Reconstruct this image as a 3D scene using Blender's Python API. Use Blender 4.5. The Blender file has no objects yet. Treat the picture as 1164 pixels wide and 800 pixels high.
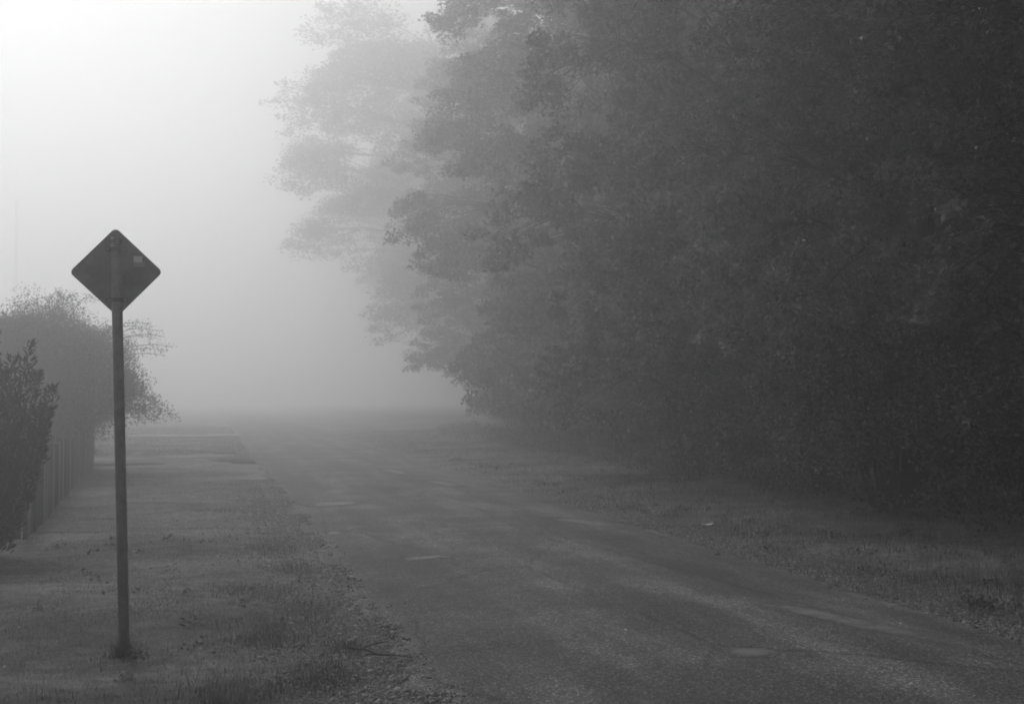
import bpy, math
import numpy as np
from math import radians, sin, cos, pi

S = bpy.context.scene
COL = S.collection
RNG = np.random.default_rng(11)

# ------------------------------------------------------------------ materials
def new_mat(name):
    m = bpy.data.materials.new(name); m.use_nodes = True
    return m, m.node_tree, m.node_tree.nodes['Principled BSDF']

def ramp(nt, fac, stops):
    r = nt.nodes.new('ShaderNodeValToRGB')
    e = r.color_ramp.elements
    while len(e) < len(stops): e.new(0.5)
    for k, (p, v) in enumerate(stops):
        e[k].position = p; e[k].color = (v, v, v, 1)
    nt.links.new(fac, r.inputs[0])
    return r.outputs[0]

def noise(nt, scale, detail=4, vec=None, rough=.6):
    n = nt.nodes.new('ShaderNodeTexNoise')
    n.inputs['Scale'].default_value = scale; n.inputs['Detail'].default_value = detail
    n.inputs['Roughness'].default_value = rough
    if vec is not None: nt.links.new(vec, n.inputs['Vector'])
    return n.outputs['Fac']

def math_node(nt, op, a, b, clamp=False):
    n = nt.nodes.new('ShaderNodeMath'); n.operation = op; n.use_clamp = clamp
    for k, v in enumerate((a, b)):
        if isinstance(v, (int, float)): n.inputs[k].default_value = v
        else: nt.links.new(v, n.inputs[k])
    return n.outputs[0]

def coords(nt, scale=(1, 1, 1)):
    t = nt.nodes.new('ShaderNodeTexCoord'); mp = nt.nodes.new('ShaderNodeMapping')
    mp.inputs['Scale'].default_value = scale
    nt.links.new(t.outputs['Object'], mp.inputs['Vector'])
    return mp.outputs['Vector']

def bump(nt, h, strength, dist, bsdf):
    b = nt.nodes.new('ShaderNodeBump'); b.inputs['Strength'].default_value = strength
    b.inputs['Distance'].default_value = dist
    nt.links.new(h, b.inputs['Height']); nt.links.new(b.outputs[0], bsdf.inputs['Normal'])

def grey(name, v, rough=.7, metal=0., var=.0, scale=8.):
    m, nt, b = new_mat(name)
    b.inputs['Roughness'].default_value = rough; b.inputs['Metallic'].default_value = metal
    if var:
        c = ramp(nt, noise(nt, scale, 5, coords(nt)), [(.3, v * (1 - var)), (.7, v * (1 + var))])
        nt.links.new(c, b.inputs['Base Color'])
    else: b.inputs['Base Color'].default_value = (v, v, v, 1)
    return m

def leaf_mat(name, lo, hi, rough=.42, trans=.25, spec=.4, patch=0.):
    m, nt, b = new_mat(name)
    g = nt.nodes.new('ShaderNodeNewGeometry')
    c = ramp(nt, g.outputs['Random Per Island'], [(0, lo), (.8, (lo + hi) / 2), (1, hi)])
    if patch:                                       # clumps of paler and darker growth
        p = ramp(nt, noise(nt, patch, 4, coords(nt, (.8, 1, 1)), .65), [(.38, .42), (.5, .95), (.62, 1.75)])
        mu = nt.nodes.new('ShaderNodeMixRGB'); mu.blend_type = 'MULTIPLY'; mu.inputs[0].default_value = 1
        nt.links.new(c, mu.inputs[1]); nt.links.new(p, mu.inputs[2]); c = mu.outputs[0]
    nt.links.new(c, b.inputs['Base Color'])
    b.inputs['Roughness'].default_value = rough
    b.inputs['Specular IOR Level'].default_value = spec
    t = nt.nodes.new('ShaderNodeBsdfTranslucent'); nt.links.new(c, t.inputs['Color'])
    mx = nt.nodes.new('ShaderNodeMixShader'); mx.inputs[0].default_value = trans
    nt.links.new(b.outputs[0], mx.inputs[1]); nt.links.new(t.outputs[0], mx.inputs[2])
    nt.links.new(mx.outputs[0], nt.nodes['Material Output'].inputs['Surface'])
    return m

M = {}
M['leaf'] = leaf_mat('broadleaf', .07, .38, .5, .38, .4, 1.3)
M['leaf_dark'] = leaf_mat('dark_broadleaf', .06, .32, .5, .38, .4, 1.5)
M['bush'] = leaf_mat('garden_bush_leaf', .05, .12, .5)
M['needle'] = leaf_mat('juniper_needle', .01, .022, .8, .02, .1)
M['grass'] = leaf_mat('mown_grass', .15, .34, .6, .3, .3, 1.6)
M['rough_grass'] = leaf_mat('rough_grass', .11, .23, .6, .3, .3, 1.1)
M['stone'] = leaf_mat('gravel_stone', .10, .55, .8, 0.)
M['pale_leaf'] = leaf_mat('fallen_leaf', .12, .6, .6, .1)
M['bark'] = grey('bark', .05, .9, 0, .4, 14)
M['fence'] = leaf_mat('weathered_board_gap_shade', .03, .22, .85, 0., .2)  # random board tones; the darkest stand in for shaded gaps between boards
M['rail'] = grey('fence_rail', .06, .9, 0, .3, 9)
M['pole'] = grey('creosoted_pole', .08, .85, 0, .2, 5)
M['post'] = grey('galvanised_post', .26, .5, .35, .22, 18)
M['plate'] = grey('sign_back', .17, .5, .2, .4, 6)
M['clamp'] = grey('clamp_steel', .07, .5, .6)
M['sticker'] = grey('white_sticker', .92, .5)
M['sticker_grey'] = grey('grey_sticker', .3, .5, 0, .1, 40)
M['ink'] = grey('sticker_ink', .12, .6)
M['litter'] = grey('paper_litter', .75, .6)
M['twig'] = grey('dead_twig', .04, .9)

# ------------------------------------------------------------------ mesh helpers
def mesh_np(name, V, F, smooth=False):
    """V (n,3); F (m,k) with one k."""
    V = np.ascontiguousarray(V, np.float32); F = np.ascontiguousarray(F, np.int32)
    me = bpy.data.meshes.new(name)
    me.vertices.add(len(V)); me.vertices.foreach_set('co', V.ravel())
    me.loops.add(F.size); me.loops.foreach_set('vertex_index', F.ravel())
    me.polygons.add(len(F)); me.polygons.foreach_set('loop_start', np.arange(0, F.size, F.shape[1], dtype=np.int32))
    me.update(calc_edges=True); me.validate()
    if smooth: me.polygons.foreach_set('use_smooth', np.ones(len(F), bool))
    return me

class MB:
    """collects pieces of ONE mesh (quads and tris mixed)"""
    def __init__(s): s.V = []; s.F = []; s.n = 0
    def add(s, V, F):
        s.V.append(np.asarray(V, float)); s.F += [[int(i) + s.n for i in f] for f in F]; s.n += len(V)
    def box(s, c, d, rz=0., ry=0.):
        x, y, z = d[0] / 2, d[1] / 2, d[2] / 2
        V = np.array([[i, j, k] for i in (-x, x) for j in (-y, y) for k in (-z, z)])
        if ry: V = V @ np.array([[cos(ry), 0, -sin(ry)], [0, 1, 0], [sin(ry), 0, cos(ry)]])
        if rz: V = V @ np.array([[cos(rz), sin(rz), 0], [-sin(rz), cos(rz), 0], [0, 0, 1]])
        s.add(V + np.array(c), [(0, 1, 3, 2), (4, 6, 7, 5), (0, 4, 5, 1), (2, 3, 7, 6), (0, 2, 6, 4), (1, 5, 7, 3)])
    def tube(s, pts, rad, n=8, cap=True):
        V, F = tube_np(np.asarray(pts, float), np.asarray(rad, float), n)
        F = F.tolist()
        if cap: F += [list(range(n))[::-1], list(range(len(V) - n, len(V)))]
        s.add(V, F)
    def build(s, name, mat, parent=None, smooth=False):
        me = bpy.data.meshes.new(name)
        me.from_pydata(np.concatenate(s.V).tolist(), [], s.F); me.validate(); me.update()
        if smooth: me.polygons.foreach_set('use_smooth', np.ones(len(me.polygons), bool))
        return link(name, me, mat, parent)

def tube_np(P, R, n):
    m = len(P); T = np.gradient(P, axis=0); T /= np.linalg.norm(T, axis=1, keepdims=True) + 1e-9
    ref = np.array([.31, .77, .55]) if abs(T[0][2]) > .8 else np.array([.05, .08, 1.])
    A = np.cross(T, ref); A /= np.linalg.norm(A, axis=1, keepdims=True) + 1e-9
    B = np.cross(T, A)
    a = np.linspace(0, 2 * pi, n, endpoint=False)
    V = P[:, None] + R[:, None, None] * (np.cos(a)[None, :, None] * A[:, None] + np.sin(a)[None, :, None] * B[:, None])
    i = np.arange(m - 1)[:, None] * n; j = np.arange(n)[None]; k = (j + 1) % n
    F = np.stack([i + j, i + k, i + n + k, i + n + j], -1).reshape(-1, 4)
    return V.reshape(-1, 3), F

def link(name, me, mat=None, parent=None):
    o = bpy.data.objects.new(name, me); COL.objects.link(o)
    if mat is not None and me is not None:
        me.materials.clear(); me.materials.append(mat)
    if parent is not None: o.parent = parent
    return o

def tag(o, label=None, cat=None, group=None, kind=None):
    for k, v in (('label', label), ('category', cat), ('group', group), ('kind', kind)):
        if v: o[k] = v
    return o

def empty(name, loc, label, cat, group=None, rz=0.):
    o = bpy.data.objects.new(name, None); COL.objects.link(o)
    o.location = loc; o.rotation_euler = (0, 0, rz); o.empty_display_size = .3
    return tag(o, label, cat, group)

def unit(v): return v / (np.linalg.norm(v, axis=-1, keepdims=True) + 1e-9)

def leaves(C, L, W, rng, up=.5, droop=.3, fold=.22, axis=None):
    """one folded diamond of two triangles per centre"""
    n = len(C)
    N = unit(rng.normal(size=(n, 3)) + np.array([0, 0, up * 2]))
    A = rng.normal(size=(n, 3)) + np.array([0, 0, -droop * 2])
    if axis is not None: A = A * .45 + axis
    A = unit(A - N * (A * N).sum(1, keepdims=True)); B = np.cross(N, A)
    l = (L * rng.uniform(.6, 1.25, n))[:, None]; w = (W * rng.uniform(.7, 1.2, n))[:, None]
    V = np.stack([C - A * l / 2, C + B * w / 2 + N * w * fold, C + A * l / 2, C - B * w / 2 + N * w * fold], 1).reshape(-1, 3)
    i = np.arange(n)[:, None] * 4
    F = np.concatenate([i + np.array([[0, 1, 2]]), i + np.array([[0, 2, 3]])], 1).reshape(-1, 3)
    return V, F

def cluster_points(T, r, flat, k, rng):
    """k points about each of the tips T: clumped sprays, uneven in size"""
    n = len(T); size = rng.uniform(.55, 1.3, n)
    d = unit(rng.normal(size=(n, k, 3))) * (rng.uniform(0, 1, (n, k, 1)) ** .45)
    d = d * np.array([1, 1, flat]) * r * size[:, None, None]
    d[..., 2] -= .35 * (d[..., 0] ** 2 + d[..., 1] ** 2) / r          # edges of a spray hang
    P = (T[:, None] + d)
    keep = rng.uniform(0, 1, (n, k)) < np.clip(size[:, None], .35, 1)
    return P[keep]

# ------------------------------------------------------------------ trees
def tree_meshes(rng, H, R, tr, low, n_lobe, tips_per, per, leafL, lean=(0, 0), spray=.5, lobe=.34):
    """trunk with limbs; every limb carries a billowing bough of leaf sprays"""
    mb = MB()
    zs = np.linspace(0, H * .93, 11)
    wob = np.cumsum(rng.normal(0, .12, (11, 2)), 0) * (zs[:, None] / H)
    P = np.column_stack([wob[:, 0] + lean[0] * (zs / H) ** 1.4, wob[:, 1] + lean[1] * (zs / H) ** 1.4, zs])
    rr = tr * (1 - .9 * zs / (H * .95)); rr[0] *= 1.45
    mb.tube(P, rr, 9)
    T = []
    for k in range(n_lobe):
        t = np.clip((k + rng.uniform(0, 1)) / n_lobe, 0, 1)
        z = low + (H * .95 - low) * t
        prof = .62 + .38 * sin(pi / 2 * min(1, t * 2.6)) if t < .8 else .80 * math.sqrt(max(.05, 1 - ((t - .8) / .22) ** 2))
        rad = R * prof * rng.uniform(.45, .98); az = k * 2.399 + rng.uniform(-.5, .5)
        lr = R * lobe * rng.uniform(.65, 1.2)
        ax = np.array([np.interp(z, zs, P[:, 0]), np.interp(z, zs, P[:, 1]), z])
        c = ax + np.array([cos(az) * rad, sin(az) * rad, 0])
        zb = max(.5, z - rad * rng.uniform(.15, .6)); b = np.array([np.interp(zb, zs, P[:, 0]), np.interp(zb, zs, P[:, 1]), zb])
        s = np.linspace(0, 1, 7)[:, None]
        limb = b + (c - b) * s + np.array([0, 0, 1]) * rad * .12 * np.sin(pi * s) + rng.normal(0, .06, (7, 3)) * s
        r0 = max(.025, tr * .22 * (1 - t * .7)); mb.tube(limb, np.linspace(r0, .015, 7), 5, cap=False)
        d = unit(rng.normal(size=(tips_per, 3)) + .5 * np.array([cos(az), sin(az), .25]))
        q = d * (rng.uniform(.05, 1, (tips_per, 1)) ** .5) * lr * np.array([1.1, 1.1, .72])
        q[:, 2] -= .30 * (q[:, 0] ** 2 + q[:, 1] ** 2) / lr
        tip = c + q; T.append(tip)
        for e in tip[:: 2]:
            u = rng.integers(3, 7); st = limb[u]
            pp = st + (e - st) * np.linspace(0, 1, 4)[:, None] + np.array([0, 0, .1]) * lr * np.sin(np.linspace(0, pi, 4))[:, None]
            mb.tube(pp, np.linspace(.016, .005, 4), 4, cap=False)
    T = np.concatenate(T); T = T[T[:, 2] > .3]
    C = cluster_points(T, spray, .55, per, rng)
    C = C[C[:, 2] > .1]
    V, F = leaves(C, leafL, leafL * .62, rng, up=.75, droop=.2)
    return mb, mesh_np('crown', V, F)

def place_tree(meshes, loc, rz, sc, label, name='broadleaf_tree', cat='tree', group=None, mats=('bark', 'leaf'), parts=('trunk', 'crown')):
    t = empty(name, loc, label, cat, group, rz); t.scale = (sc[0], sc[0], sc[1])
    link(parts[0], meshes[0], M[mats[0]], t); link(parts[1], meshes[1], M[mats[1]], t)
    return t

def make_tree(seed, **k):
    mb, crown = tree_meshes(np.random.default_rng(seed), **k)
    me = bpy.data.meshes.new('trunk'); me.from_pydata(np.concatenate(mb.V).tolist(), [], mb.F); me.update()
    me.polygons.foreach_set('use_smooth', np.ones(len(me.polygons), bool))
    return me, crown

def shrub_meshes(seed, H, R, n_stem, per, leafL, spray=.42, arch=.5, flat=.6):
    rng = np.random.default_rng(seed); mb = MB(); tips = []
    for k in range(n_stem):
        az = rng.uniform(0, 2 * pi); q = rng.uniform(0, 1) ** .6
        top = np.array([cos(az) * R * q, sin(az) * R * q, H * math.sqrt(max(.05, 1 - .75 * q * q)) * rng.uniform(.72, 1.05)])
        s = np.linspace(0, 1, 8)[:, None]
        b = np.array([cos(az), sin(az), 0]) * R * .18 * q
        stem = b * (1 - s) + np.concatenate([top[None, :2] * s ** 1.1, top[None, 2:] * np.sin(s * pi / 2 * (1 + arch * q * .5))], 1)
        stem += rng.normal(0, .03, (8, 3)) * s * R; stem[0, 2] = -.05
        mb.tube(stem, np.linspace(.028, .006, 8), 5, cap=False)
        tips.append(stem[2:] + rng.normal(0, .18, (6, 3)) * np.array([1, 1, .5]))
        for j in range(4):
            u = rng.integers(2, 8); d = unit(rng.normal(size=3) + np.array([cos(az), sin(az), -.1])) * R * rng.uniform(.15, .4)
            pp = stem[u] + d * np.linspace(0, 1, 3)[:, None]
            mb.tube(pp, [.01, .007, .004], 4, cap=False); tips.append(pp[1:])
    T = np.concatenate(tips); T = T[T[:, 2] > .12]
    C = cluster_points(T, spray, flat, per, rng); C = C[C[:, 2] > .03]
    V, F = leaves(C, leafL, leafL * .6, rng, up=.75, droop=.2)
    me = bpy.data.meshes.new('stem'); me.from_pydata(np.concatenate(mb.V).tolist(), [], mb.F); me.update()
    return me, mesh_np('crown', V, F)

# ------------------------------------------------------------------ ground
RX0, RX1 = 1.40, 5.88            # the road's edges
def wav(x, y):
    return (.5 * np.sin(1.3 * y + .5 * x + .8 * np.sin(.7 * x)) + .3 * np.sin(2.9 * y - 1.1 * x + 1.3) + .25 * np.sin(.47 * y + 2.0) + .2 * np.sin(5.1 * y + 2.3 * x))
def gz(x, y):
    x = np.asarray(x, float); y = np.asarray(y, float)
    near = np.exp(-(np.maximum(0, y - 60) / 60) ** 2)
    left = np.clip((RX0 - .3 - x) / 1.2, 0, 1); right = np.clip((x - RX1 - .2) / 2.5, 0, 1)
    z = left * (.05 * wav(x, y) + .02) * near + right * (.10 + .05 * wav(x * .8 + 3, y * .7)) * near
    z = z + np.clip((x - 9) / 6, 0, 1) * .25
    z = np.where((x > RX0 - .3) & (x < RX1 + .2), -.004, z)
    road = ((x > RX0 + .34) & (x < RX1 - .34))
    return np.where(road, -.06, z)
xs = np.concatenate([-np.geomspace(420, 6, 14), np.arange(-5.8, 16, .16), np.geomspace(16.3, 420, 18)])
ys = np.concatenate([-np.geomspace(420, 8, 12), np.arange(-7.5, 5, .6), np.arange(5, 46, .16), np.arange(46, 90, .6), np.geomspace(91, 460, 16)])
X, Y = np.meshgrid(xs, ys); Z = gz(X, Y)
nx, ny = len(xs), len(ys)
i = (np.arange(ny - 1)[:, None] * nx + np.arange(nx - 1)[None]).ravel()
FQ = np.stack([i, i + 1, i + nx + 1, i + nx], 1)
gm = mesh_np('ground', np.stack([X, Y, Z], -1).reshape(-1, 3), FQ, True)
m, nt, b = new_mat('turf_soil')
v = coords(nt)
big = noise(nt, .55, 5, coords(nt, (.6, 1, 1))); fine = noise(nt, 70, 6, v, .8); mid = noise(nt, 6, 6, v, .7)
mixf = math_node(nt, 'ADD', math_node(nt, 'MULTIPLY', big, .35), math_node(nt, 'ADD', math_node(nt, 'MULTIPLY', fine, .35), math_node(nt, 'MULTIPLY', mid, .3)))
nt.links.new(ramp(nt, mixf, [(.38, .07), (.5, .20), (.60, .42)]), b.inputs['Base Color'])
b.inputs['Roughness'].default_value = .95; b.inputs['Specular IOR Level'].default_value = .15
bump(nt, fine, .8, .03, b)
tag(link('ground', gm, m), kind='structure')

# road: one slab with ragged edges, slightly crowned
def edge(y, s): return .07 * np.sin(2.1 * y + s) + .045 * np.sin(5.3 * y + 2 * s) + .045 * np.sin(11.7 * y + s * 3) + .03 * np.sin(27 * y + s)
ry = np.concatenate([np.arange(-12, 5, .5), np.arange(5, 40, .06), np.arange(40, 90, .4), np.geomspace(91, 440, 14)])
U = np.concatenate([[-.012, 0], np.linspace(.012, .988, 22), [1, 1.012]])
VR = []
for y in ry:
    a = RX0 + float(edge(y, .3)) * min(1, 30 / max(y, 30)); c = RX1 + float(edge(y, 1.9)) * min(1, 30 / max(y, 30))
    if 5 < y < 22: a += RNG.normal(0, .008); c += RNG.normal(0, .010)
    x = a + (c - a) * U
    z = .012 + .06 * (1 - (2 * U - 1) ** 2); z[0] = z[-1] = -.03
    VR.append(np.stack([x, np.full_like(x, y), z], 1))
n1 = len(U); i = (np.arange(len(ry) - 1)[:, None] * n1 + np.arange(n1 - 1)[None]).ravel()
rm = mesh_np('road', np.concatenate(VR), np.stack([i, i + 1, i + n1 + 1, i + n1], 1), True)
m, nt, b = new_mat('old_asphalt')
v = coords(nt)
agg = nt.nodes.new('ShaderNodeTexVoronoi'); agg.inputs['Scale'].default_value = 75; nt.links.new(v, agg.inputs['Vector'])
ag2 = noise(nt, 120, 3, v, .7)
wear = noise(nt, 1.1, 6, coords(nt, (1.0, .25, 1)), .7)
bands = noise(nt, 1.35, 2, coords(nt, (1, .012, 1)))        # wheel tracks along the road
blot = noise(nt, .8, 4, coords(nt, (1, .7, 1)))
base = math_node(nt, 'ADD', math_node(nt, 'MULTIPLY', wear, .35), math_node(nt, 'ADD', math_node(nt, 'MULTIPLY', bands, .32), math_node(nt, 'MULTIPLY', blot, .33)))
basec = ramp(nt, base, [(.40, .085), (.5, .155), (.59, .28)])
ck = nt.nodes.new('ShaderNodeTexVoronoi'); ck.feature = 'DISTANCE_TO_EDGE'; ck.inputs['Scale'].default_value = .55
wv = nt.nodes.new('ShaderNodeMixRGB'); wv.inputs[0].default_value = .12
nz_ = nt.nodes.new('ShaderNodeTexNoise'); nz_.inputs['Scale'].default_value = 3; nz_.inputs['Detail'].default_value = 6; nt.links.new(v, nz_.inputs['Vector'])
nt.links.new(coords(nt, (1, .45, 1)), wv.inputs[1]); nt.links.new(nz_.outputs['Color'], wv.inputs[2]); nt.links.new(wv.outputs[0], ck.inputs['Vector'])
crk = math_node(nt, 'MAXIMUM', ramp(nt, ck.outputs['Distance'], [(.0, .6), (.014, 1)]), ramp(nt, blot, [(.45, 1), (.55, 0)]))
cm = nt.nodes.new('ShaderNodeMixRGB'); cm.blend_type = 'MULTIPLY'; cm.inputs[0].default_value = 1
nt.links.new(basec, cm.inputs[1]); nt.links.new(crk, cm.inputs[2]); basec = cm.outputs[0]
chip = ramp(nt, agg.outputs['Color'], [(.0, .3), (.7, .95), (1., 2.8)])
mul = nt.nodes.new('ShaderNodeMixRGB'); mul.blend_type = 'MULTIPLY'; mul.inputs[0].default_value = 1
nt.links.new(basec, mul.inputs[1]); nt.links.new(chip, mul.inputs[2])
nt.links.new(mul.outputs[0], b.inputs['Base Color'])
nt.links.new(ramp(nt, wear, [(.35, .8), (.65, .95)]), b.inputs['Roughness']); b.inputs['Specular IOR Level'].default_value = .3
h = math_node(nt, 'ADD', agg.outputs['Distance'], ag2); bump(nt, h, .7, .006, b)
tag(link('road', rm, m), kind='structure')

def road_z(x): u = (x - RX0) / (RX1 - RX0); return .012 + .06 * (1 - (2 * u - 1) ** 2)

# worn pale repair patches in the asphalt: thin sheets of pale chippings
mp, nt, b = new_mat('pale_worn_chippings')
v = coords(nt); nz = noise(nt, 90, 4, v, .8)
nt.links.new(ramp(nt, nz, [(.3, .14), (.7, .30)]), b.inputs['Base Color']); b.inputs['Roughness'].default_value = .8
tr = nt.nodes.new('ShaderNodeBsdfTransparent'); mx = nt.nodes.new('ShaderNodeMixShader')
at = nt.nodes.new('ShaderNodeAttribute'); at.attribute_name = 'wear'
fa = math_node(nt, 'MULTIPLY', math_node(nt, 'SUBTRACT', math_node(nt, 'ADD', math_node(nt, 'MULTIPLY', at.outputs['Fac'], .75), math_node(nt, 'MULTIPLY', noise(nt, 5, 8, v, .8), 1.5)), .86), 1.5, True)
nt.links.new(fa, mx.inputs[0]); nt.links.new(tr.outputs[0], mx.inputs[1]); nt.links.new(b.outputs[0], mx.inputs[2])
nt.links.new(mx.outputs[0], nt.nodes['Material Output'].inputs['Surface'])
def road_patch(poly, wid):
    """a ribbon with soft worn edges lying 5 mm over the asphalt"""
    P = np.array(poly, float); t = np.linspace(0, len(P) - 1, 26)
    C = np.stack([np.interp(t, range(len(P)), P[:, k]) for k in (0, 1)], 1)
    D = unit(np.gradient(C, axis=0)); N = np.stack([-D[:, 1], D[:, 0]], 1)
    W = 1.5 * wid * np.sin(np.linspace(.12, pi - .12, 26)) ** .6 * (1 + .18 * np.sin(np.linspace(0, 9, 26)))
    us = np.linspace(-1, 1, 9); V = []; A = []
    for k in range(26):
        for u in us:
            x, y = C[k] + N[k] * W[k] * u
            V.append((x, y, road_z(x) + .005)); A.append((1 - u * u) * math.sin(pi * k / 25))
    i = (np.arange(25)[:, None] * 9 + np.arange(8)[None]).ravel()
    me = mesh_np('road_patch', np.array(V), np.stack([i, i + 9, i + 10, i + 1], 1))
    a = me.attributes.new('wear', 'FLOAT', 'POINT'); a.data.foreach_set('value', np.array(A, np.float32))
    tag(link('road_patch', me, mp), kind='structure')
road_patch([(4.55, 10.3), (4.85, 9.5), (5.1, 8.7), (5.45, 7.7)], .19)
road_patch([(3.45, 8.05), (3.9, 7.9)], .17)
road_patch([(1.45, 21.0), (2.8, 20.65)], .45)
road_patch([(1.5, 16.6), (1.85, 16.6)], .28)
road_patch([(1.95, 13.6), (2.85, 13.6)], .16)
road_patch([(4.55, 26.3), (4.95, 23.5)], .28)
road_patch([(4.9, 17.9), (5.62, 16.0)], .28)
road_patch([(4.2, 31), (4.5, 26.8)], .25)

# dark strip across the verge and a pale kerb further on
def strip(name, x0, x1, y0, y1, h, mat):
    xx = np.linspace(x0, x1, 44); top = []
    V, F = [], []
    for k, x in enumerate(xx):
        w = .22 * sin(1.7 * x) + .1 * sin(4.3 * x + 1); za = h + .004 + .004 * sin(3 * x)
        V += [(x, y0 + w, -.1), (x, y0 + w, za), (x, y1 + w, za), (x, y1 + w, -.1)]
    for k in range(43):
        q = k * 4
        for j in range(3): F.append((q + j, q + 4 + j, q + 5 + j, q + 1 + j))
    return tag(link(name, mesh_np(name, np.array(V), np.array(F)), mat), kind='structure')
strip('dark_strip', -9, 1.36, 34.3, 39.6, .01, grey('dark_strip_grey', .03, 1., 0, .25, 6))
strip('footpath', -9, 1.5, 56.5, 59.5, .06, grey('pale_concrete', .3, .9, 0, .2, 3))

# ------------------------------------------------------------------ grass, gravel
def blades(name, x, y, hgt, wid, rng, mat, lean=.5):
    n = len(x); z = gz(x, y)
    a = rng.uniform(0, 2 * pi, n); hh = hgt * rng.uniform(.45, 1.3, n); w = wid * rng.uniform(.6, 1.3, n)
    b0 = np.stack([x, y, z - .01], 1); d = np.stack([np.cos(a), np.sin(a), 0 * a], 1)
    s = np.stack([-np.sin(a), np.cos(a), 0 * a], 1)
    V = np.stack([b0 - s * w[:, None] / 2, b0 + s * w[:, None] / 2,
                  b0 + d * (hh * lean * rng.uniform(.1, 1, n))[:, None] + np.array([0, 0, 1]) * hh[:, None]], 1).reshape(-1, 3)
    return tag(link(name, mesh_np(name, V, np.arange(3 * n).reshape(-1, 3)), mat), kind='stuff')
def dens(x, y):  # patchy cover
    return .68 + .2 * np.sin(2.3 * x + 1.9 * y + 1.5 * np.sin(1.1 * x)) + .16 * np.sin(5.1 * x - 3.7 * y + np.sin(2.2 * y)) + .2 * np.sin(1.3 * y + .4)
rng = np.random.default_rng(5)
def scatter(n, x0, x1, y0, y1, power=1.):
    return rng.uniform(x0, x1, n), y0 + (y1 - y0) * rng.uniform(0, 1, n) ** power
gx, gy = scatter(330000, -4.4, 1.35, 6, 33.9, 2.1)
k = (rng.uniform(0, 1, len(gx)) < dens(gx, gy)) & (gx < 1.0 + .35 * np.sin(1.3 * gy) - np.clip(rng.exponential(.35, len(gx)), 0, 1.2))
blades('grass', gx[k], gy[k], .032, .0065, rng, M['grass'], 1.1)
gx, gy = scatter(60000, -5, 1.35, 39.6, 75, 1.4)
blades('grass', gx, gy, .07, .016, rng, M['grass'], .8)
gx, gy = scatter(230000, 5.95, 12.5, 7, 60, 1.8)
k = rng.uniform(0, 1, len(gx)) < dens(gx, gy) * np.clip((gx - 5.7) / 1.2, .2, 1)
blades('grass', gx[k], gy[k], .085, .008, rng, M['rough_grass'], 1.5)
# darker tussocks: on the shoulder of the gravel
tx, ty = [], []
for (cx, cy, n, r) in [(.45, 9.6, 900, .35), (.75, 8.2, 700, .28), (.2, 8.0, 900, .35), (.9, 10.6, 400, .25), (.5, 11.8, 700, .4), (.95, 13.2, 300, .25), (.75, 15, 500, .35), (1.0, 9.1, 260, .16), (.1, 7.3, 900, .4), (-1.0, 7.6, 500, .3)]:
    q = rng.normal(0, 1, (n, 2)) * r * np.array([.5, .9]); tx.append(cx + q[:, 0]); ty.append(cy + q[:, 1])
blades('grass', np.concatenate(tx), np.concatenate(ty), .075, .007, rng, M['rough_grass'], .9)
q = rng.normal(0, .055, (260, 2))
blades('grass', -.555 + q[:, 0], 9.27 + q[:, 1], .13, .007, rng, M['rough_grass'], 1.2)

ICO = None
def stones(name, x, y, z, r, rng, mat):
    t = (1 + 5 ** .5) / 2
    P = unit(np.array([(-1, t, 0), (1, t, 0), (-1, -t, 0), (1, -t, 0), (0, -1, t), (0, 1, t), (0, -1, -t), (0, 1, -t), (t, 0, -1), (t, 0, 1), (-t, 0, -1), (-t, 0, 1)], float))
    F = np.array([(0, 11, 5), (0, 5, 1), (0, 1, 7), (0, 7, 10), (0, 10, 11), (1, 5, 9), (5, 11, 4), (11, 10, 2), (10, 7, 6), (7, 1, 8), (3, 9, 4), (3, 4, 2), (3, 2, 6), (3, 6, 8), (3, 8, 9), (4, 9, 5), (2, 4, 11), (6, 2, 10), (8, 6, 7), (9, 8, 1)])
    n = len(x); S3 = rng.uniform(.6, 1.3, (n, 1, 3)) * np.array([1, 1, .6]) * r[:, None, None]
    J = 1 + rng.normal(0, .14, (n, 12, 1))
    V = P[None] * J * S3; a = rng.uniform(0, 2 * pi, n); c, s = np.cos(a)[:, None], np.sin(a)[:, None]
    V = np.stack([V[..., 0] * c - V[..., 1] * s, V[..., 0] * s + V[..., 1] * c, V[..., 2]], -1) + np.stack([x, y, z], 1)[:, None]
    return tag(link(name, mesh_np(name, V.reshape(-1, 3), (F[None] + np.arange(n)[:, None, None] * 12).reshape(-1, 3)), mat), kind='stuff')
n = 36000
sx = 1.36 - np.abs(rng.normal(0, .42, n)) + .10 * rng.normal(0, 1, n); sy = 6 + 22 * rng.uniform(0, 1, n) ** 1.8
k = rng.uniform(0, 1, n) < .35 + .65 * (np.sin(3.1 * sx + 2.2 * sy) > -.3); sx, sy = sx[k], sy[k]
stones('gravel', sx, sy, np.where(sx > 1.36, road_z(sx), gz(sx, sy)) + .003, rng.uniform(.004, .013, len(sx)) * (1 + 1.2 * (rng.uniform(0, 1, len(sx)) > .95)), rng, M['stone'])
n = 11000
sx = 5.98 + np.abs(rng.normal(0, .42, n)); sy = 7 + 16 * rng.uniform(0, 1, n) ** 1.6
stones('gravel', sx, sy, gz(sx, sy) + .003, rng.uniform(.006, .018, n), rng, M['stone'])
n = 500
sx = rng.uniform(1.5, 5.8, n); sy = 6.5 + 14 * rng.uniform(0, 1, n) ** 1.6
stones('gravel', sx, sy, road_z(sx) + .003, rng.uniform(.003, .007, n), rng, M['stone'])

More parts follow.
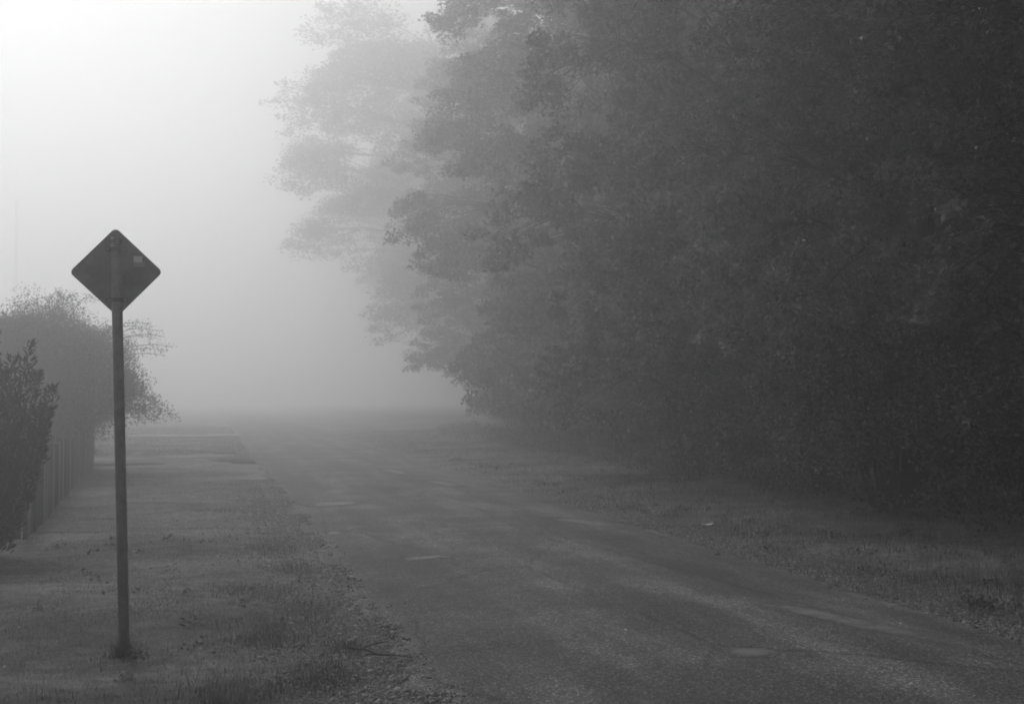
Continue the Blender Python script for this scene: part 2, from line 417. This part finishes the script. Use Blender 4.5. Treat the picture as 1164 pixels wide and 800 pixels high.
# pale fallen leaves strewn in the grass
n = 150
lx = rng.uniform(-3.2, 1.2, n); ly = 7.5 + 16 * rng.uniform(0, 1, n)
lx = np.concatenate([lx, 6.1 + rng.exponential(1.1, 260)]); ly = np.concatenate([ly, 8 + 22 * rng.uniform(0, 1, 260)])
lx[:40] = -.2 + rng.normal(0, .75, 40); ly[:40] = 14.2 + rng.normal(0, 1.2, 40)
V, F = leaves(np.stack([lx, ly, gz(lx, ly) + .05], 1), .05, .03, rng, up=1.2, droop=0)
tag(link('fallen_leaves', mesh_np('fallen_leaves', V, F), M['pale_leaf']), kind='stuff')

def curled_leaf(name, loc, ln, rz, label, cat, mat):
    s = np.linspace(-1, 1, 7); V = []; F = []
    for a in s:
        w = .32 * (1 - abs(a) ** 1.8) + .02
        for u in (-1, 0, 1): V.append((a * ln / 2, u * w * ln, (.10 * a * a + .08 * abs(u)) * ln + .004))
    for k in range(6):
        for j in range(2): F.append((k * 3 + j, k * 3 + 3 + j, k * 3 + 4 + j, k * 3 + 1 + j))
    o = link(name, mesh_np(name, np.array(V), np.array(F), True), mat)
    md = o.modifiers.new('thick', 'SOLIDIFY'); md.thickness = .002
    o.location = loc; o.rotation_euler = (0, 0, rz)
    return tag(o, label, cat)
curled_leaf('litter_scrap', (6.58, 15.58, float(gz(6.58, 15.58)) + .09), .17, .1, 'white scrap of litter in the gravel edge beneath the dark trees', 'litter', M['litter'])
curled_leaf('fallen_leaf', (5.36, 8.82, road_z(5.36) + .006), .035, .5, 'small pale leaf on the asphalt beside the long worn patch', 'leaf', M['litter'])
curled_leaf('fallen_leaf', (3.10, 8.93, road_z(3.1) + .006), .035, 1.2, 'small pale leaf lying alone in the middle of the road', 'leaf', M['litter'])
mb = MB()
P = np.array([(1.02, 9.05, .02), (1.1, 8.93, .035), (1.2, 8.72, .03), (1.31, 8.6, .045), (1.40, 8.52, .04)])
mb.tube(P, [.007, .008, .007, .005, .003], 6)
mb.tube([P[1], P[1] + (.09, .05, .02), P[1] + (.2, .06, .03)], [.008, .006, .003], 5)
mb.tube([P[2], P[2] + (-.1, -.06, .02)], [.007, .003], 5)
tag(mb.build('fallen_twig', M['twig']), 'dark forked twig lying on the gravel shoulder at the road edge', 'twig')

# ------------------------------------------------------------------ the road sign seen from behind
sg = empty('road_sign', (-.555, 9.28, float(gz(-.57, 9.28)) + .026), 'diamond road sign on a leaning metal post, seen from its blank back', 'road sign')
sg.rotation_euler = (0, radians(-1.75), radians(3.6))
mb = MB()
PT = 2.925
mb.tube([(0, 0, -.15), (0, 0, 2.6), (0, 0, PT)], [.0385, .0375, .0365], 20)
post = mb.build('post', M['post'], sg, True)
for p in post.data.polygons: p.use_smooth = len(p.vertices) == 4
mb = MB(); mb.tube([(0, 0, PT + .001), (0, 0, PT + .03), (0, 0, PT + .042)], [.042, .042, .03], 20); mb.build('post_cap', M['clamp'], post)
CZ = 2.722; hs = .2285; rc = .036
out = []
for (sx_, sz_, a0) in ((1, 1, 0), (-1, 1, 90), (-1, -1, 180), (1, -1, 270)):
    for k in range(9):
        a = radians(a0 + 90 * k / 8); out.append((sx_ * (hs - rc) + rc * cos(a), sz_ * (hs - rc) + rc * sin(a)))
out = np.array(out); r45 = np.array([[cos(pi / 4), -sin(pi / 4)], [sin(pi / 4), cos(pi / 4)]]); out = out @ r45.T
n = len(out); YF = .050
V = [(x, YF, z + CZ) for x, z in out] + [(x, YF + .004, z + CZ) for x, z in out]
F = [list(range(n)), list(range(n, 2 * n))[::-1]] + [(k, k + n, (k + 1) % n + n, (k + 1) % n) for k in range(n)]
mb = MB(); mb.add(V, F); plate = mb.build('sign_plate', M['plate'], sg)
for z in (2.885, 2.515):
    mb = MB()
    a = np.linspace(0, 2 * pi, 25)
    mb.tube(np.stack([.042 * np.cos(a), .042 * np.sin(a), np.full(25, z)], 1), np.full(25, .007), 6, cap=False)
    for dz in (-.009, .009): mb.tube(np.stack([.043 * np.cos(a), .043 * np.sin(a), np.full(25, z + dz)], 1), np.full(25, .005), 6, cap=False)
    for s_ in (-1, 1): mb.box((s_ * .058, .024, z), (.03, .045, .03))
    cl = mb.build('clamp', M['clamp'], sg)
    mb = MB(); mb.tube([(-.058, -.008, z), (-.058, .001, z)], [.009, .009], 6); mb.build('bolt', M['post'], cl)
    mb = MB(); mb.tube([(.058, -.008, z), (.058, .001, z)], [.009, .009], 6); mb.build('bolt', M['post'], cl)
mb = MB(); mb.box((.150, YF - .0015, 2.815), (.060, .002, .046)); st = mb.build('sticker', M['sticker'], plate)
st['label'] = 'small white sticker'
mb = MB(); mb.box((.158, YF - .0015, 2.776), (.078, .002, .032)); st = mb.build('sticker', M['sticker_grey'], plate); st['label'] = 'faded grey sticker'

# ------------------------------------------------------------------ fence
fr = empty('board_fence', (-2.25, 17.0, 0), 'low weathered board fence of upright boards running along the grass', 'fence')
A = np.array([-2.22, 16.6]); B = np.array([-2.88, 34.2]); D = (B - A) / np.linalg.norm(B - A); L = np.linalg.norm(B - A)
rz = math.atan2(D[1], D[0])
mb = MB(); s = 0; r3 = np.random.default_rng(3)
while s < L:
    w = r3.uniform(.105, .12); c = A + D * (s + w / 2) - np.array([-2.25, 17.0])
    g0 = float(gz(*(A + D * s))); ht = 1.03 + r3.normal(0, .012)
    q = (len(mb.V) % 2) * .016; mb.box((c[0] + q + r3.normal(0, .003), c[1], g0 + ht / 2), (w, .02, ht), rz, r3.normal(0, .008)); s += w + r3.uniform(.018, .034)
mb.build('board_panel', M['fence'], fr)
for zz in (.3, .82):
    mb = MB(); c = (A + B) / 2 - np.array([-2.25, 17.0]) + np.array([-D[1], D[0]]) * .034
    mb.box((c[0], c[1], zz), (L, .042, .085), rz); mb.build('rail', M['rail'], fr)
for s in np.arange(.2, L, 2.4):
    c = A + D * s - np.array([-2.25, 17.0]) + np.array([-D[1], D[0]]) * .105
    mb = MB(); mb.box((c[0], c[1], .52), (.1, .1, 1.1), rz); mb.build('fence_post', M['rail'], fr)

# ------------------------------------------------------------------ left side plants
def juniper(seed, loc, H, R, n, label, plumes):
    rng = np.random.default_rng(seed); t = empty('juniper_bush', loc, label, 'bush', 'dark conifer bushes by the fence')
    mb = MB(); C = []; AX = []
    for k in range(n):
        if k < len(plumes): top = np.array(plumes[k], float)
        else:
            az = rng.uniform(0, 2 * pi); q = rng.uniform(0, 1) ** .55
            top = np.array([cos(az) * R * q, sin(az) * R * q, H * (1 - .55 * q * q) * rng.uniform(.62, .95)])
        b = np.array([top[0] * .25, top[1] * .25, -.05]); s = np.linspace(0, 1, 9)[:, None]
        stem = b * (1 - s) + np.concatenate([top[None, :2] * s ** .8, top[None, 2:] * s ** 1.15], 1) + rng.normal(0, .015, (9, 3)) * s
        mb.tube(stem, np.linspace(.03, .004, 9), 5, cap=False)
        m_ = 900
        u = rng.uniform(.12, 1.0, m_); base = np.stack([np.interp(u, s[:, 0], stem[:, c]) for c in range(3)], 1)
        rad = (.20 * (1.08 - u) ** .55 + .02) * (.75 + .5 * np.sin(u * 23 + k) ** 2)
        off = rng.normal(size=(m_, 3)); off[:, 2] *= .3; off = unit(off) * rad[:, None] * rng.uniform(.2, 1, (m_, 1)) ** .6
        C.append(base + off); d = unit(off) * .75 + np.array([0, 0, .85]); AX.append(unit(d) * 1.6)
    C = np.concatenate(C); AX = np.concatenate(AX); k = C[:, 2] > .02; C, AX = C[k], AX[k]
    V, F = leaves(C, .10, .022, rng, up=0, droop=0, axis=AX)
    link('crown', mesh_np('crown', V, F), M['needle'], t); mb.build('stem', M['bark'], t)
    return t
juniper(21, (-2.78, 15.2, 0), 1.7, .42, 70, 'dark juniper bush with ragged upright plumes at the fence end',
        [(.78, -.1, 1.66), (1.04, -.1, 1.74), (1.03, .05, 1.98), (.92, 0, 1.72), (.61, 0, 2.3), (.78, .05, 2.44), (.51, .1, 2.2), (.86, .15, 2.15), (.15, 0, 2.15), (-.2, .1, 2.3), (.66, 0, 1.9), (.6, .2, 1.5), (.5, -.3, 1.9), (.4, -.4, 1.6), (.3, .3, 1.9)])
juniper(22, (-2.82, 13.5, 0), 2.0, .60, 60, 'dark juniper bush with needle pointed tips cut off by the photo edge',
        [(.70, .1, 2.50), (.6, .2, 2.35), (.72, 0, 2.25), (.3, 0, 2.4), (.66, .3, 1.0), (.62, .4, 1.4), (.55, .5, .8), (.5, .3, 1.9), (.64, -.2, 1.6)])

bush = shrub_meshes(31, 3.75, 2.3, 150, 170, .06, .42, 1.0)
place_tree(bush, (-3.7, 30.4, 0), .4, (1, 1), 'large rounded garden bush rising behind the board fence, fading in fog', 'garden_bush', 'bush', None, ('bark', 'bush'), ('stem', 'crown'))
# loose arching twigs
def sprigs(seed, loc, label, stems):
    rng = np.random.default_rng(seed); t = empty('arching_shrub', loc, label, 'bush')
    mb = MB(); C = []
    for top in stems:
        top = np.array(top, float); s = np.linspace(0, 1, 12)[:, None]
        st = np.concatenate([top[None, :2] * s ** 1.7, top[None, 2:] * np.sin(s * pi * .56) / sin(pi * .56)], 1)
        st[:, :2] += rng.normal(0, .03, (12, 2)) * s
        mb.tube(st, np.linspace(.02, .005, 12), 5, cap=False)
        u = rng.uniform(.45, 1, 170); c = np.stack([np.interp(u, s[:, 0], st[:, k]) for k in range(3)], 1); C.append(c + rng.normal(0, .06, (170, 3)))
    V, F = leaves(np.concatenate(C), .065, .025, rng)
    mb.build('stem', M['bark'], t); link('crown', mesh_np('crown', V, F), M['bush'], t)
sprigs(41, (-3.6, 31.3, 0), 'thin shrub with arching feathery twigs beside the rounded garden bush', [(2.6, 0, 3.3), (2.5, .2, 3.45), (2.8, -.1, 3.05), (2.3, .3, 3.6), (2.65, -.3, 2.95), (2.1, 0, 3.5), (2.6, .3, 2.85), (2.4, -.2, 3.25)])
sprigs(42, (-3.6, 31.0, 0), 'thin upright sprigs poking above the rounded garden bush', [(.2, 0, 4.25), (.55, .1, 4.2), (-.1, .2, 4.1), (1.0, .1, 4.15), (-.5, 0, 4.0), (.35, -.2, 4.1)])

# far pole, hardly there in the fog
up = empty('utility_pole', (-28.4, 200, 0), 'tall bare pole barely visible in the fog beyond the garden bush', 'pole')
mb = MB(); mb.tube([(0, 0, -.3), (0, 0, 16), (0, 0, 31.6)], [.32, .27, .21], 10); mb.build('pole', M['pole'], up, True)
mb = MB(); mb.tube([(0, 0, 31.6), (0, 0, 31.7), (0, 0, 31.85)], [.18, .18, .04], 10); mb.build('pole_cap', M['clamp'], up)

# ------------------------------------------------------------------ the wood along the right
T1 = make_tree(101, H=15, R=4.4, tr=.26, low=1.2, n_lobe=50, tips_per=46, per=95, leafL=.135, spray=.36)
T2 = make_tree(102, H=17, R=4.9, tr=.30, low=1.4, n_lobe=50, tips_per=46, per=95, leafL=.135, spray=.38)
T3 = make_tree(103, H=21, R=6.4, tr=.34, low=3.6, n_lobe=48, tips_per=60, per=60, leafL=.15, lean=(-3.2, 0), spray=.6, lobe=.30)
GR = 'broadleaf trees along the road edge'
place_tree(T1, (12.9, 12.6, .2), 0.3, (.98, 1.0), 'darkest broadleaf tree, its boughs filling the outer edge of the wood', group=GR)
place_tree(T2, (11.9, 18.6, .2), 2.1, (.88, .95), 'dark broadleaf tree with drooping leafy boughs behind the pale leaved mound shrub', group=GR)
place_tree(T1, (11.4, 25.4, .2), 4.0, (1.02, 1.12), 'dark grey broadleaf tree between the dark woodland trees and the misty ones', group=GR)
place_tree(T2, (13.0, 42.0, .2), 5.2, (1.25, 1.15), 'mid grey broadleaf tree softened by fog, its edge of leaves against paler crowns', group=GR)
place_tree(T3, (24.5, 100.0, .2), 0, (2.15, 1.62), 'pale misty tree spreading ragged leafy boughs out over the road', group=GR)
place_tree(T3, (36.5, 135.0, .2), .1, (2.3, 1.64), 'palest tree, almost lost in the bright fog above the road', group=GR)
place_tree(T2, (17.2, 62.0, .2), 1.2, (1.3, 1.25), 'light grey misty tree between the mid grey tree and the pale one', group=GR)

S1 = shrub_meshes(51, 3.3, 1.75, 46, 60, .09, .40, .6)
S2 = shrub_meshes(52, 2.4, 1.45, 36, 60, .085, .36, .8)
GS = 'shrubs at the foot of the wood'
for mesh, loc, rz, sc, lab in [
    (S2, (10.9, 12.6), .3, (1.0, 1.05), 'black shaded shrub at the outer end of the wood edge'),
    (S1, (10.2, 16.9), 1.2, (1.05, 1.08), 'mounded shrub with paler leaves standing out against the dark wood'),
    (S2, (11.2, 14.9), 2.2, (1.05, 1.1), 'low dark shrub spilling onto the grass beside the pale mounded shrub'),
    (S2, (10.9, 20.2), 3.2, (1.1, 1.15), 'leafy low shrub on the grass just past the pale mounded shrub'),
    (S1, (11.1, 23.4), 4.4, (1.0, .95), 'dark grey shrub whose leaves come down to the verge across from the litter scrap'),
    (S2, (10.9, 27.0), 5.0, (1.15, 1.2), 'grey shrub with speckled leaves at the foot of the dark grey tree'),
    (S1, (11.2, 31.2), .9, (1.05, .9), 'grey shrub beginning to blur in the fog at the verge'),
    (S2, (11.3, 36.0), 2.9, (1.2, 1.2), 'misty grey shrub low at the foot of the mid grey tree'),
    (S1, (11.5, 41.5), 3.9, (1.1, .85), 'pale grey shrub fading into fog near the end of the verge'),
    (S2, (12.6, 48.5), 1.7, (1.3, 1.1), 'faint end shrub where the wood edge melts into fog'),
    (S1, (16.8, 62.0), 2.6, (1.7, 1.3), 'ghostly tall shrub just visible in the fog beyond the faint end shrub')]:
    place_tree(mesh, (loc[0], loc[1], .12), rz, sc, lab, 'woodland_shrub', 'shrub', GS, ('bark', 'leaf' if 'paler' in lab else 'leaf_dark'), ('stem', 'crown'))

# the depth of the wood: one mass of trunks and leaves behind the front row, going on past the camera
# with unseen boughs and trees added over and beside the lane to shade it
rng = np.random.default_rng(77)
n = n_mass = 3200
cy = np.where(rng.uniform(0, 1, n) < .6, rng.uniform(4, 48, n), rng.uniform(-24, 100, n)); cx = rng.uniform(14.0, 22, n); cz = rng.uniform(.3, 21, n); cx += np.clip(cy - 40, 0, 60) * .2
k = (cy < 7) & (rng.uniform(0, 1, n) < .6); cx[k] = rng.uniform(8.6, 15, k.sum()); cz[k] = rng.uniform(1.2, 17, k.sum())
n = 420                                                      # unseen boughs added above the view to shade the near lane
ox = rng.uniform(-9, 9, n); oy = np.where((ox > -1) & (ox < 6), rng.uniform(-4, 14, n), rng.uniform(-6, 8, n)); oz = 3.8 + np.maximum(0, oy) * .40 + rng.uniform(0, 5, n) + np.clip(6 - ox, 0, 4) * .4
n = 150                                                      # unseen trees added left of the lane, beside and behind the camera, for shade
ly_ = rng.uniform(-26, 13, n); lx_ = -3.6 - np.clip(ly_, 0, 20) * .05 - rng.uniform(0, 7, n); lz_ = rng.uniform(.3, 9, n)
cx = np.concatenate([cx, ox, lx_]); cy = np.concatenate([cy, oy, ly_]); cz = np.concatenate([cz, oz, lz_])
C0 = cluster_points(np.stack([cx[:n_mass], cy[:n_mass], cz[:n_mass]], 1), 1.5, .7, 80, rng); n_wood = len(C0)
C = np.concatenate([C0, cluster_points(np.stack([cx[n_mass:], cy[n_mass:], cz[n_mass:]], 1), 1.3, .6, 80, rng)])
dy = C[:, 1] * cos(.243) + C[:, 0] * sin(.243); dx = C[:, 0] * cos(.243) - C[:, 1] * sin(.243)
near = (C[:, 0] < 12) & (C[:, 1] < 30)                        # the added boughs are trimmed wherever they would hang into view
C = C[~(near & (dy > -1) & (C[:, 2] < 2.3 + np.maximum(dy, 0) * .335) & (np.arange(len(C)) >= n_wood) & (dx > -.46 * np.maximum(dy, 0) - .9) & (dx < .46 * np.maximum(dy, 0) + .9))]
V, F = leaves(C, .30, .20, rng)
mb = MB()
for k in range(66):
    x, y = rng.uniform(14.5, 22), rng.uniform(-20, 98); x += max(0, y - 40) * .2; r = rng.uniform(.09, .22); a = rng.normal(0, .25, 2)
    if k > 59: x, y, r = (-6, -6.5, -5.2, -7, 9.5, 10)[k - 60], (4.5, -4, -13, 9, -3, -12)[k - 60], .28  # added trunks, out of view, under the shading boughs
    mb.tube([(x, y, 0), (x + a[0], y + a[1], 8), (x + 2 * a[0], y + 2 * a[1], 16 if k < 60 else 11)], [r * 1.2, r * .8, r * .3], 7)
Vt = np.concatenate(mb.V); Ft = np.array([t for f in mb.F if len(f) == 4 for t in ((f[0], f[1], f[2]), (f[0], f[2], f[3]))])
wm = mesh_np('woodland', np.concatenate([V, Vt]), np.concatenate([F, Ft + len(V)]))
wo = link('woodland', wm, M['leaf_dark']); wm.materials.append(M['bark'])
mi = np.zeros(len(wm.polygons), np.int32); mi[len(F):] = 1; wm.polygons.foreach_set('material_index', mi)
tag(wo, kind='stuff')
wx = np.concatenate([rng.uniform(6.4, 10, 260), rng.uniform(-2.6, 1.0, 30)]); wy = np.concatenate([9 + 26 * rng.uniform(0, 1, 260) ** 1.4, 7.2 + 12 * rng.uniform(0, 1, 30)])
C = cluster_points(np.stack([wx, wy, gz(wx, wy) + np.where(wx > 5, .07, .03)], 1), .13, .4, 26, rng)
V, F = leaves(C, .055, .028, rng, up=.8)
tag(link('weeds', mesh_np('weeds', V, F), M['rough_grass']), kind='stuff')
# weeds and brambles at the foot of the wood
n = 900; ux = 10.2 + rng.normal(0, .45, n) + rng.exponential(.5, n); uy = 9 + 45 * rng.uniform(0, 1, n) ** 1.3
C = cluster_points(np.stack([ux, uy, gz(ux, uy) + rng.uniform(.05, .5, n)], 1), .26, .7, 40, rng); C = C[C[:, 2] > .1]
V, F = leaves(C, .075, .045, rng, up=.4)
tag(link('undergrowth', mesh_np('undergrowth', V, F), M['leaf_dark']), kind='stuff')

# ------------------------------------------------------------------ fog
mb = MB(); mb.box((0, 0, 17.6), (1000, 1000, 37.8)); hz = mb.build('haze', None)
m = bpy.data.materials.new('fog'); m.use_nodes = True; nt = m.node_tree; nt.nodes.clear()
o_ = nt.nodes.new('ShaderNodeOutputMaterial'); pv = nt.nodes.new('ShaderNodeVolumePrincipled')
pv.inputs['Color'].default_value = (.99, .99, .99, 1); pv.inputs['Density'].default_value = .0168; pv.inputs['Anisotropy'].default_value = .78
nt.links.new(pv.outputs[0], o_.inputs['Volume']); hz.data.materials.append(m); tag(hz, kind='stuff')

# ------------------------------------------------------------------ light
EL, AZ = radians(42), radians(-13)
w = bpy.data.worlds.new('World'); S.world = w; w.use_nodes = True; nt = w.node_tree
bg = nt.nodes['Background']; sky = nt.nodes.new('ShaderNodeTexSky'); sky.sky_type = 'NISHITA'; sky.sun_disc = False
sky.sun_elevation = EL; sky.sun_rotation = AZ; sky.dust_density = 0; sky.air_density = 1.5
bw = nt.nodes.new('ShaderNodeRGBToBW'); nt.links.new(sky.outputs[0], bw.inputs[0]); nt.links.new(bw.outputs[0], bg.inputs['Color'])
bg.inputs['Strength'].default_value = .15
sl = bpy.data.lights.new('sun', 'SUN'); sl.energy = 1.4; sl.angle = radians(12); so = bpy.data.objects.new('sun', sl); COL.objects.link(so)
import mathutils
so.rotation_euler = mathutils.Vector((sin(AZ) * cos(EL), cos(AZ) * cos(EL), sin(EL))).to_track_quat('Z', 'Y').to_euler()
so.location = (0, 40, 30)

# ------------------------------------------------------------------ camera
cd = bpy.data.cameras.new('camera'); cam = bpy.data.objects.new('camera', cd); COL.objects.link(cam); S.camera = cam
cd.sensor_width = 36; cd.lens = 1400 / 1164 * 36; cd.clip_end = 3000; cd.clip_start = .05
cam.location = (0, 0, 1.85)
cam.rotation_euler = (radians(90) + math.atan(50 / 1400), 0, -math.atan(347 / 1400))
S.view_settings.view_transform = 'Standard'; S.view_settings.look = 'None'; S.view_settings.gamma = 1
S.view_settings.exposure = .03
S.cycles.max_bounces = 20; S.cycles.volume_bounces = 18; S.cycles.diffuse_bounces = 3; S.cycles.glossy_bounces = 2
S.cycles.transmission_bounces = 3; S.cycles.transparent_max_bounces = 12
S.cycles.use_denoising = True; S.cycles.use_adaptive_sampling = False; S.cycles.filter_width = 1.8
S.render.resolution_x = 1024; S.render.resolution_y = 703
